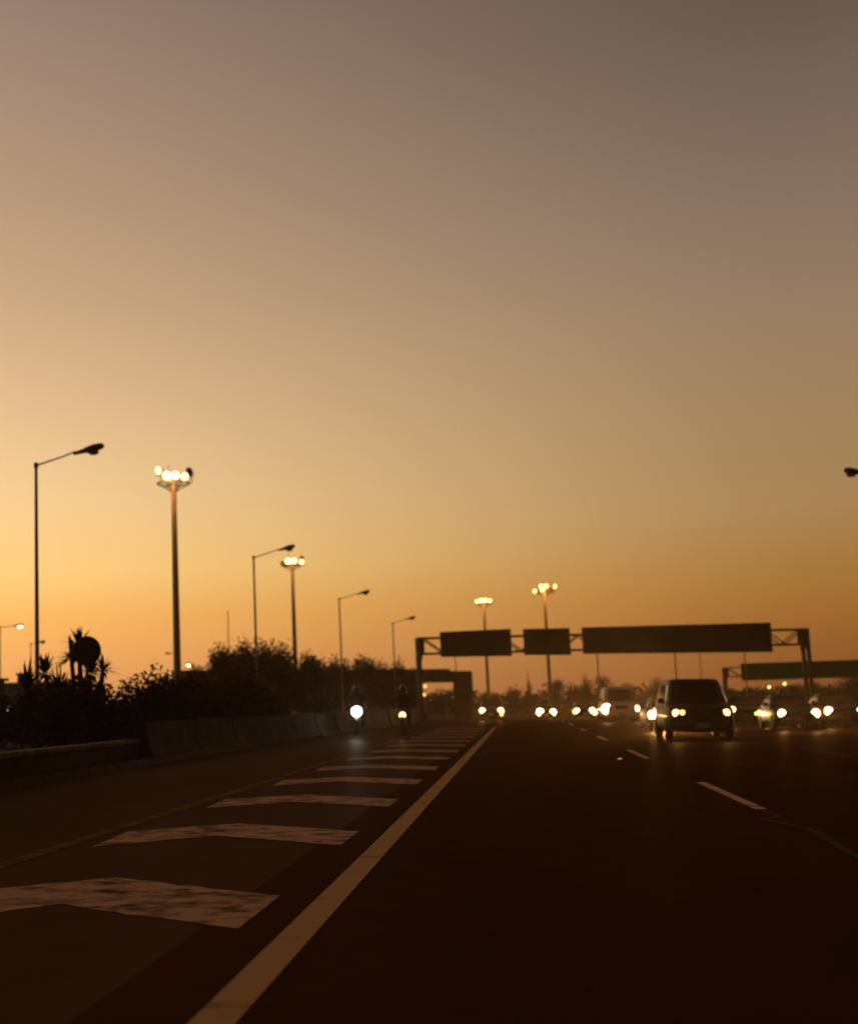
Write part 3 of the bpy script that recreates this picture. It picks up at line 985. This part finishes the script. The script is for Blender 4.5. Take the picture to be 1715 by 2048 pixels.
t = thing('radio_mast', 'hair-thin radio mast on the horizon left of the second street lamp', 'mast', (-85.7, 400, gz(-85.7, 400)))
bm = bmesh.new()
for k in range(3):
    a = 2 * math.pi * k / 3
    tube(bm, [(.5 * math.cos(a), .5 * math.sin(a), 0), (.12 * math.cos(a), .12 * math.sin(a), 33.4)], .05, 6)
for k in range(30):
    z0_, z1_ = k * 1.1, (k + 1) * 1.1
    r0_, r1_ = lerp(.5, .12, z0_ / 33.4), lerp(.5, .12, z1_ / 33.4)
    for j in range(3):
        a, b = 2 * math.pi * j / 3, 2 * math.pi * (j + 1) / 3
        tube(bm, [(r0_ * math.cos(a), r0_ * math.sin(a), z0_), (r1_ * math.cos(b), r1_ * math.sin(b), z1_)], .025, 4)
obj('lattice', bm, M['galv'], t)

# ------------------------------------------------------------------ vehicles
WARM = (1.0, .62, .22)


def wheel(parent, x, y, r, w):
    bm = bmesh.new()
    lathe(bm, [(r * .62, -w * .5), (r * .9, -w * .5), (r, -w * .32), (r, w * .32), (r * .9, w * .5), (r * .62, w * .5)], 24, 'X', (x, y, r))
    o = obj('wheel', bm, M['rubber'], parent, 40)
    s = 1 if x > 0 else -1
    bm = bmesh.new()
    lathe(bm, [(r * .62, s * w * .42), (r * .55, s * w * .5), (r * .5, s * w * .40), (r * .16, s * w * .46), (.01, s * w * .47)], 20, 'X', (x, y, r))
    obj('rim', bm, M['chrome'], o, 40)


def lamp(parent, x, y, z, r, m, name='headlight'):
    bm = bmesh.new()
    r *= 1.42
    lathe(bm, [(r * 1.25, .03), (r * 1.22, -.012), (r * 1.05, -.022), (r * 1.0, .0)], 20, 'Y', (x, y, z))
    o = obj(name, bm, M['chrome'], parent, 40)
    bm = bmesh.new()
    lathe(bm, [(.004, -.034), (r * .55, -.028), (r * .98, -.006)], 20, 'Y', (x, y, z))
    obj('lens', bm, m, o, 50)


def car(name, label, cat, x, y, p, group='oncoming vehicles with headlights on', yaw=0):
    """p: L, W, H, hood (height), belt, cab (levels as fractions), body stations, paint, lamps."""
    L, W, H = p['L'], p['W'], p['H']
    t = thing(name, label, cat, (x, y + L / 2, gz(x, y)), yaw, group)
    t.rotation_euler = (0, math.atan(CROSS) * (1 if abs(x) < 17 else 0), yaw)
    hw, hd, bl = W / 2, p['hood'], p['belt']
    f = -L / 2
    hl = p['hoodlen']
    bm = bmesh.new()
    loft_y(bm, [(f + .0, .34, hd - .22, hw * .72), (f + .04, .26, hd - .13, hw * .86), (f + .16, .22, hd - .06, hw * .94), (f + .4, .20, hd, hw * .985),
                (f + hl, .20, bl, hw), (0, .20, bl, hw), (L / 2 - .7, .20, bl, hw), (L / 2 - .2, .24, bl - .03, hw * .96), (L / 2 - .03, .34, bl - .12, hw * .86)], 28, .36)
    obj('body', bm, M[p['paint']], t, 35)
    lv = [(bl - .10, f + hl - .25, L / 2 - p['rear0'], hw * .965), (bl, f + hl - .02, L / 2 - p['rear0'], hw * .95),
          (H - .12, f + hl + p['rake'], L / 2 - p['rear1'], hw * p['tumble']), (H - .03, f + hl + p['rake'] + .10, L / 2 - p['rear1'] - .08, hw * (p['tumble'] - .06)),
          (H, f + hl + p['rake'] + .35, L / 2 - p['rear1'] - .3, hw * (p['tumble'] - .2))]
    bm = bmesh.new(); loft_z(bm, lv); obj('cabin', bm, M[p.get('cabin', p['paint'])], t, 35)
    bm = bmesh.new(); glass_front(bm, lv, bl + .03, H - .16, .88); obj('windscreen', bm, M['glass'], t, 60)
    bm = bmesh.new(); glass_front(bm, lv, bl + .06, H - .2, .84, True); obj('rear_window', bm, M['glass'], t, 60)
    for s in (-1, 1):
        for v0, v1 in p.get('sidewin', ((-.78, -.06), (0.0, .72))):
            bm = bmesh.new(); glass_side(bm, lv, bl + .04, H - .19, v0, v1, s); obj('side_window', bm, M['glass'], t, 60)
        bm = bmesh.new(); box(bm, (s * (hw + .09), f + hl + .25, bl + .08), (.2, .12, .15), bev=.035); box(bm, (s * (hw - .02), f + hl + .26, bl + .03), (.14, .05, .04))
        obj('mirror', bm, M[p['paint']] if p.get('bodymirror') else M['plastic'], t, 40)
    bm = bmesh.new(); box(bm, (0, f - .015, .40), (W * .80, .10, .20), bev=.04); obj('bumper', bm, M[p.get('bumper', p['paint'])], t, 40)
    bm = bmesh.new()
    gw = W * .34
    box(bm, (0, f + .015, hd - .27), (gw, .05, .15), bev=.02)
    for k in range(4):
        box(bm, (0, f - .016, hd - .32 + k * .033), (gw * .94, .012, .010))
    obj('grille', bm, M['plastic'], t)
    bm = bmesh.new(); box(bm, (0, f - .072, .42), (.40, .012, .13)); obj('number_plate', bm, M['plate'], t)
    for (lx, lz, r, m) in p['lamps']:
        lamp(t, lx, f - .01 + .10 * abs(lx / hw) ** 3, lz, r, M[m])
    if p.get('fog'):
        lamp(t, p['fog'][0], f - .07, p['fog'][1], p['fog'][2], M[p['fog'][3]], 'fog_lamp')
    for lx, lz, inten in p.get('spots', ()):
        spot('headlight_beam', t, (lx, f - .12, lz), inten, p.get('beamcol', WARM))
    wb = p['wb']
    for yy in (f + p['front'], f + p['front'] + wb):
        for s in (-1, 1):
            wheel(t, s * (hw - .10), yy, p.get('wr', .31), .20)
    return t


BASE = dict(L=4.2, W=1.70, H=1.40, hood=.86, belt=.92, hoodlen=1.15, rake=.62, rear0=.55, rear1=1.15, tumble=.78, wb=2.5, front=.82)

vanp = dict(BASE, L=4.7, W=1.98, H=1.80, hood=1.02, belt=1.06, hoodlen=.85, rake=.55, rear0=.06, rear1=.22, tumble=.80, wb=2.9, front=.85, wr=.34, paint='paint_dark',
            bumper='plastic', sidewin=((-.82, -.40), (-.36, .18), (.24, .80)),
            lamps=[(-.76, .77, .075, 'head_orange'), (.70, .77, .075, 'head_orange'), (-.58, .785, .055, 'head_dim')], spots=[(-.76, .77, 5), (.70, .77, 4)])
car('van', 'largest vehicle, a dark brown van with a tall dark windscreen and small headlights', 'van', 5.30, 40.6, vanp)

mini = dict(vanp, L=5.0, W=2.0, H=1.92, hood=1.06, belt=1.12, paint='paint_white', bumper='paint_white', tumble=.84, rake=.5,
            lamps=[(-.80, .70, .185, 'head_hot'), (.80, .72, .115, 'head_warm')], spots=[(-.8, .7, 14), (.8, .72, 9)])
car('minibus', 'white minibus with a pale roof, one headlight far brighter, left of the dark van', 'minibus', 5.45, 74.5, mini)

car('car', 'pale silver car with round headlights, alone at the end of the hatched area', 'car', -1.90, 88.5,
    dict(BASE, W=1.68, H=1.36, paint='paint_silver', lamps=[(-.58, .66, .125, 'head_warm'), (.60, .66, .125, 'head_warm')], fog=(.66, .42, .07, 'head_dim'), spots=[(-.58, .66, 16), (.6, .66, 16)]))
car('car', 'most distant car, its two close-set headlights blazing between the silver car and the minibus', 'car', 2.45, 130,
    dict(BASE, W=1.62, H=1.38, paint='paint_black', lamps=[(-.62, .68, .21, 'head_hot'), (.62, .66, .18, 'head_hot')], spots=[(-.62, .68, 26), (.62, .66, 26)]))
car('car', 'dark car half hidden on the left of the white minibus', 'car', 4.95, 106,
    dict(BASE, W=1.70, H=1.40, paint='paint_dark', lamps=[(-.62, .66, .145, 'head_warm'), (.56, .68, .16, 'head_warm')], fog=(.95 - .2, .52, .11, 'head_warm'), spots=[(-.62, .66, 14), (.58, .66, 18)]))
car('car', 'dark car with two large even headlights, second from the right picture edge', 'car', 10.45, 52.5,
    dict(BASE, W=1.72, H=1.34, hood=.82, belt=.88, paint='paint_dark', bumper='paint_dark', lamps=[(-.60, .62, .105, 'head_warm'), (.66, .62, .115, 'head_warm')], spots=[(-.6, .62, 14), (.66, .62, 16)]))
car('car', 'dark car with one dazzling headlight between the dark van and the white car', 'car', 9.62, 59,
    dict(BASE, W=1.66, H=1.30, hood=.80, belt=.86, tumble=.72, paint='paint_black', lamps=[(-.62, .74, .085, 'head_warm'), (.62, .60, .13, 'head_hot'), (.38, .56, .05, 'head_dim')], spots=[(-.6, .62, 6), (.62, .62, 34)]))
car('car', 'dark car cut by the right picture edge with one bright headlight showing', 'car', 13.25, 57,
    dict(BASE, W=1.74, H=1.40, paint='paint_black', lamps=[(-.66, .66, .12, 'head_warm'), (.66, .66, .12, 'head_warm')], spots=[(-.66, .66, 16), (.66, .66, 8)]))
car('car', 'parked dark car behind the shrubs showing two faint yellow lights', 'car', -19.4, 97,
    dict(BASE, W=1.6, H=1.3, paint='paint_black', lamps=[(-.46, .95, .05, 'park_and_stud_glow'), (.46, .95, .05, 'park_and_stud_glow')]), group=None)


def motorbike(label, x, y, lm, r, inten, beam, paintm, lz=.82, twin=0.0, yaw=0):
    t = thing('motorcycle', label, 'motorcycle', (x, y + .75, gz(x, y)), yaw, 'motorcycles with a lit headlamp')
    for yy, nm in ((-.68, 'front_wheel'), (.68, 'rear_wheel')):
        bm = bmesh.new()
        lathe(bm, [(.22, -.045), (.28, -.055), (.305, -.02), (.305, .02), (.28, .055), (.22, .045)], 24, 'X', (0, yy, .305))
        o = obj(nm, bm, M['rubber'], t, 40)
        bm = bmesh.new(); lathe(bm, [(.215, -.03), (.2, -.01), (.04, -.05), (.04, .05), (.2, .01), (.215, .03)], 18, 'X', (0, yy, .305)); obj('rim', bm, M['chrome'], o, 40)
    for s in (-1, 1):
        bm = bmesh.new(); tube(bm, [(s * .09, -.68, .305), (s * .10, -.50, .68), (s * .10, -.42, .95)], [.024, .026, .022], 8); obj('fork', bm, M['chrome'], t, 40)
        bm = bmesh.new(); tube(bm, [(s * .3, -.30, 1.03), (s * .33, -.38, 1.16)], .009, 6)
        lathe(bm, [(.03, .012), (.055, .006), (.055, -.004), (.03, -.01)], 12, 'Y', (s * .345, -.40, 1.19)); obj('mirror', bm, M['plastic'], t, 40)
    bm = bmesh.new(); tube(bm, [(-.38, -.26, 1.0), (-.22, -.38, 1.03), (0, -.42, 1.0), (.22, -.38, 1.03), (.38, -.26, 1.0)], .016, 8); obj('handlebar', bm, M['plastic'], t, 40)
    bm = bmesh.new(); loft_y(bm, [(-.42, .70, .84, .06), (-.30, .66, .92, .13), (-.05, .68, .94, .15), (.16, .70, .84, .10)], 18, .7); obj('fuel_tank', bm, M[paintm], t, 50)
    bm = bmesh.new(); loft_y(bm, [(.12, .70, .80, .11), (.4, .70, .82, .15), (.75, .74, .86, .12), (.95, .78, .86, .06)], 18, .6); obj('seat', bm, M['plastic'], t, 50)
    bm = bmesh.new(); loft_y(bm, [(-.28, .26, .58, .10), (-.1, .22, .66, .17), (.2, .22, .64, .17), (.34, .3, .5, .09)], 18, .6); obj('engine', bm, M['darksteel'], t, 50)
    bm = bmesh.new(); loft_y(bm, [(-.98, .50, .54, .05), (-.80, .58, .64, .08), (-.55, .60, .66, .08), (-.42, .5, .56, .06)], 14, .7); obj('mudguard', bm, M[paintm], t, 50)
    bm = bmesh.new(); loft_y(bm, [(-.56, .72, lz + .12, .12), (-.50, .66, lz + .22, .19), (-.36, .66, lz + .24, .20), (-.28, .72, lz + .1, .14)], 20, .6); obj('fairing', bm, M[paintm], t, 50)
    if twin:
        lamp(t, 0, -.57, lz, r, M[lm]); lamp(t, -twin, -.52, lz, r * .62, M['head_warm'])
    else:
        lamp(t, 0, -.57, lz, r, M[lm])
    spot('headlamp_beam', t, (0, -.68, lz), inten, beam, cone=18)
    return t


def person(label, x, y, z, s=1.0):
    """Seated motorcycle rider: one skinned body, helmet as a child."""
    V = [((0, .28, .86), .145), ((0, .22, 1.08), .15), ((0, .14, 1.30), .165), ((0, .08, 1.44), .07), ((0, .05, 1.52), .06)]
    E = [(0, 1), (1, 2), (2, 3), (3, 4)]

    def add(p, r_, par):
        V.append((p, r_)); E.append((par, len(V) - 1)); return len(V) - 1
    for sx in (-1, 1):
        a = add((sx * .20, .12, 1.36), .075, 2)
        a = add((sx * .33, -.02, 1.15), .052, a)
        a = add((sx * .345, -.22, 1.045), .038, a)
        a = add((sx * .335, -.30, 1.02), .036, a)
        for k in range(4):
            q = add((sx * (.30 + .025 * k), -.335, 1.035 - .004 * k), .014, a)
            q = add((sx * (.30 + .025 * k), -.335, .995), .012, q)
            add((sx * (.30 + .025 * k), -.295, .98), .011, q)
        q = add((sx * .285, -.29, 1.0), .013, a); add((sx * .265, -.31, .99), .011, q)
        a = add((sx * .14, .20, .86), .10, 0)
        a = add((sx * .21, -.12, .76), .075, a)
        a = add((sx * .19, .10, .40), .055, a)
        a = add((sx * .19, .08, .33), .05, a)
        add((sx * .20, -.10, .29), .04, a)
    me = bpy.data.meshes.new('person')
    me.from_pydata([v[0] for v in V], E, [])
    o = bpy.data.objects.new('person', me); col.objects.link(o)
    me.materials.append(M['jacket'])
    sk = o.modifiers.new('skin', 'SKIN')
    for i, v in enumerate(V):
        me.skin_vertices[0].data[i].radius = (v[1], v[1] * .92)
        me.skin_vertices[0].data[i].use_root = (i == 0)
    ss = o.modifiers.new('sub', 'SUBSURF'); ss.levels = 1; ss.render_levels = 1
    o.location = (x, y + .75, z)
    tag(o, label, 'person', 'motorcycle riders')
    bm = bmesh.new()
    rings = [(.07, 1.46), (.115, 1.50), (.135, 1.58), (.135, 1.66), (.115, 1.73), (.07, 1.775), (.01, 1.785)]
    lathe(bm, rings, 20, 'Z', (0, .04, 0)); bmesh.ops.scale(bm, vec=(1, 1.12, 1), verts=bm.verts)
    h = obj('helmet', bm, M['helmet'], o, 50)
    bm = bmesh.new()
    g = []
    for i in range(4):
        zz = 1.57 + i * .035
        g.append([bm.verts.new((.139 * math.sin(a) , .045 - .157 * math.cos(a), zz)) for a in [lerp(-1.15, 1.15, j / 8) for j in range(9)]])
    for i in range(3):
        for j in range(8):
            bm.faces.new((g[i][j], g[i][j + 1], g[i + 1][j + 1], g[i + 1][j]))
    obj('visor', bm, M['glass'], h, 60)
    return o


def ride(label, rlabel, x, y, *a, **k):
    m = motorbike(label, x, y, *a, **k)
    person(rlabel, x, y, gz(x, y) - .02)


ride('motorcycle with a dazzling bluish white headlamp on the slip road', 'rider in dark clothes behind the bluish white headlamp', -5.9, 48.4, 'head_white', .125, 16, (.75, .92, 1.0), 'paint_black', lz=.83, yaw=R(6))
ride('motorcycle with a small orange-rimmed headlamp and a dark front wheel, beside the hatching', 'helmeted rider in dark clothes on the motorcycle beside the hatching', -4.22, 48.6, 'head_orange', .08, 7, (1.0, .5, .18), 'paint_red', lz=.69)
car('car', 'low dark car with blazing high beam, half hidden behind the dark van on its left', 'car', 5.62, 52,
    dict(BASE, W=1.66, H=1.28, hood=.78, belt=.84, tumble=.70, paint='paint_black', lamps=[(-.66, .60, .12, 'head_hot'), (-.33, .58, .25, 'head_hot'), (.66, .60, .12, 'head_warm')], spots=[(-.33, .58, 100), (-.66, .6, 30)]))

# ------------------------------------------------------------------ haze
bm = bmesh.new()
box(bm, (0, 600, 16.5), (3020, 1840, 44))
hz = tag(obj('haze', bm, []), 'thin warm evening haze over the whole road', 'haze', kind='stuff')
hm = bpy.data.materials.new('evening_haze'); hm.use_nodes = True
nt = hm.node_tree
for n in list(nt.nodes):
    if n.type == 'BSDF_PRINCIPLED': nt.nodes.remove(n)
pv = nt.nodes.new('ShaderNodeVolumePrincipled')
pv.inputs['Color'].default_value = (.95, .62, .36, 1)
pv.inputs['Density'].default_value = 0.00029
pv.inputs['Anisotropy'].default_value = 0.8
nt.links.new(pv.outputs[0], nt.nodes['Material Output'].inputs['Volume'])
hz.data.materials.append(hm)

# ------------------------------------------------------------------ world and sun
SUN_AZ = R(-44)          # left of the road direction
w = bpy.data.worlds.new('World'); scene.world = w; w.use_nodes = True
nt = w.node_tree
bg = nt.nodes['Background']
N = nt.nodes.new


def srgb(c):
    return [((v / 255) / 12.92 if v / 255 <= .04045 else ((v / 255 + .055) / 1.055) ** 2.4) for v in c]


tc = N('ShaderNodeTexCoord')
sep = N('ShaderNodeSeparateXYZ')
nrm = N('ShaderNodeVectorMath'); nrm.operation = 'NORMALIZE'
nt.links.new(tc.outputs['Generated'], nrm.inputs[0])
nt.links.new(nrm.outputs[0], sep.inputs[0])


def ramp(stops):
    r = N('ShaderNodeValToRGB')
    el = r.color_ramp.elements
    while len(el) < len(stops): el.new(0.5)
    for e_, (p, c) in zip(el, stops):
        e_.position = p; e_.color = (*srgb(c), 1)
    nt.links.new(sep.outputs['Z'], r.inputs['Fac'])
    return r


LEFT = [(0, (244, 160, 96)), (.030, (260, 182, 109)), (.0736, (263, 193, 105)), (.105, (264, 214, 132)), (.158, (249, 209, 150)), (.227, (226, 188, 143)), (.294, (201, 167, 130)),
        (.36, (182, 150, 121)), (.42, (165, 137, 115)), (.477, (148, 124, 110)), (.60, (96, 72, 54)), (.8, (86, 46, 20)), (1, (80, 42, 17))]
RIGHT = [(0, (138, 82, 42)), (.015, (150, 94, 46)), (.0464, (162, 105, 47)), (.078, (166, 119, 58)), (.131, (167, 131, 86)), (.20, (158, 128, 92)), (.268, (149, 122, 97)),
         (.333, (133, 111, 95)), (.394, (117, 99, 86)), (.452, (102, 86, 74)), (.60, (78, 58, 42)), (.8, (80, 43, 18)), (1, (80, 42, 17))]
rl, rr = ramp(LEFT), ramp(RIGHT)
# azimuth towards the afterglow: 1 at 20.8 deg left of the road, 0 at 14 deg right of it
dotn = N('ShaderNodeVectorMath'); dotn.operation = 'DOT_PRODUCT'
flat = N('ShaderNodeVectorMath'); flat.operation = 'MULTIPLY'; flat.inputs[1].default_value = (1, 1, 0)
nf = N('ShaderNodeVectorMath'); nf.operation = 'NORMALIZE'
nt.links.new(nrm.outputs[0], flat.inputs[0]); nt.links.new(flat.outputs[0], nf.inputs[0])
nt.links.new(nf.outputs[0], dotn.inputs[0])
dotn.inputs[1].default_value = (math.sin(SUN_AZ), math.cos(SUN_AZ), 0)
c1, c0 = math.cos(R(-20.8) - SUN_AZ), math.cos(R(14) - SUN_AZ)
mr = N('ShaderNodeMapRange'); mr.clamp = True
mr.inputs['From Min'].default_value = c0 - .35 * (c1 - c0); mr.inputs['From Max'].default_value = 1.0
mr.inputs['To Min'].default_value = -.35; mr.inputs['To Max'].default_value = (1 - c0) / (c1 - c0)
nt.links.new(dotn.outputs['Value'], mr.inputs['Value'])
mix = N('ShaderNodeMix'); mix.data_type = 'RGBA'; mix.clamp_factor = False
mr.inputs['From Min'].default_value = c0; mr.inputs['To Min'].default_value = 0.0
pw = N('ShaderNodeMath'); pw.operation = 'POWER'; pw.inputs[1].default_value = 1.68
nt.links.new(mr.outputs['Result'], pw.inputs[0])
nt.links.new(pw.outputs[0], mix.inputs['Factor'])
nt.links.new(rr.outputs['Color'], mix.inputs[6]); nt.links.new(rl.outputs['Color'], mix.inputs[7])
sky = N('ShaderNodeTexSky'); sky.sky_type = 'NISHITA'; sky.sun_disc = False
sky.sun_elevation = R(1.0); sky.sun_rotation = SUN_AZ
sky.air_density = 1.5; sky.dust_density = 3.0
sk = N('ShaderNodeVectorMath'); sk.operation = 'SCALE'; sk.inputs['Scale'].default_value = 0.02
nt.links.new(sky.outputs[0], sk.inputs[0])
add = N('ShaderNodeVectorMath'); add.operation = 'ADD'
nt.links.new(mix.outputs[2], add.inputs[0]); nt.links.new(sk.outputs[0], add.inputs[1])
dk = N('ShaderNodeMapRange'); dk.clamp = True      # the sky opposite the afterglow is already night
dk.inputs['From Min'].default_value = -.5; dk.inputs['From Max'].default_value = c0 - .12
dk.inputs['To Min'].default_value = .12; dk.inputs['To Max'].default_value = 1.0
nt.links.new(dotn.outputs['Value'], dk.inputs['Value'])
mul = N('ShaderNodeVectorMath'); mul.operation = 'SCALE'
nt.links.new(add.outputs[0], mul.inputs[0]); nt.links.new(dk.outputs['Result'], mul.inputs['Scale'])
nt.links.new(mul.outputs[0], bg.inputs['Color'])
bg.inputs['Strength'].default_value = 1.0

sl = bpy.data.lights.new('sun', 'SUN'); sl.energy = 0.05; sl.angle = R(3); sl.color = (1, .55, .22)
so = bpy.data.objects.new('sun', sl); col.objects.link(so)
so.rotation_euler = Vector((math.sin(SUN_AZ) * math.cos(R(1)), math.cos(SUN_AZ) * math.cos(R(1)), math.sin(R(1)))).to_track_quat('Z', 'Y').to_euler()

# ------------------------------------------------------------------ camera
cam = bpy.data.cameras.new('camera'); co = bpy.data.objects.new('camera', cam); col.objects.link(co)
rot = Matrix(((0.996701421933359, 0.05550222329171584, 0.059209616834571974),
              (0.06642256974841902, -0.1387005726427042, -0.9881043433649112),
              (-0.046629580140043335, 0.9887778589543066, -0.14192965827374064)))
co.matrix_world = Matrix.Translation((0, 0, 1.15)) @ rot.to_4x4()
cam.sensor_fit = 'HORIZONTAL'; cam.sensor_width = 36; cam.lens = 36 * 2700 / 1715
cam.clip_start = 0.1; cam.clip_end = 5000
cam.dof.use_dof = True; cam.dof.focus_distance = 11.0; cam.dof.aperture_fstop = 2.0
scene.camera = co

scene.view_settings.view_transform = 'Standard'
scene.view_settings.look = 'None'
scene.view_settings.exposure = 0
scene.view_settings.gamma = 1
cy = scene.cycles
cy.max_bounces = 5; cy.diffuse_bounces = 2; cy.glossy_bounces = 3; cy.volume_bounces = 0; cy.transmission_bounces = 2
cy.sample_clamp_indirect = 4.0
cy.use_denoising = True
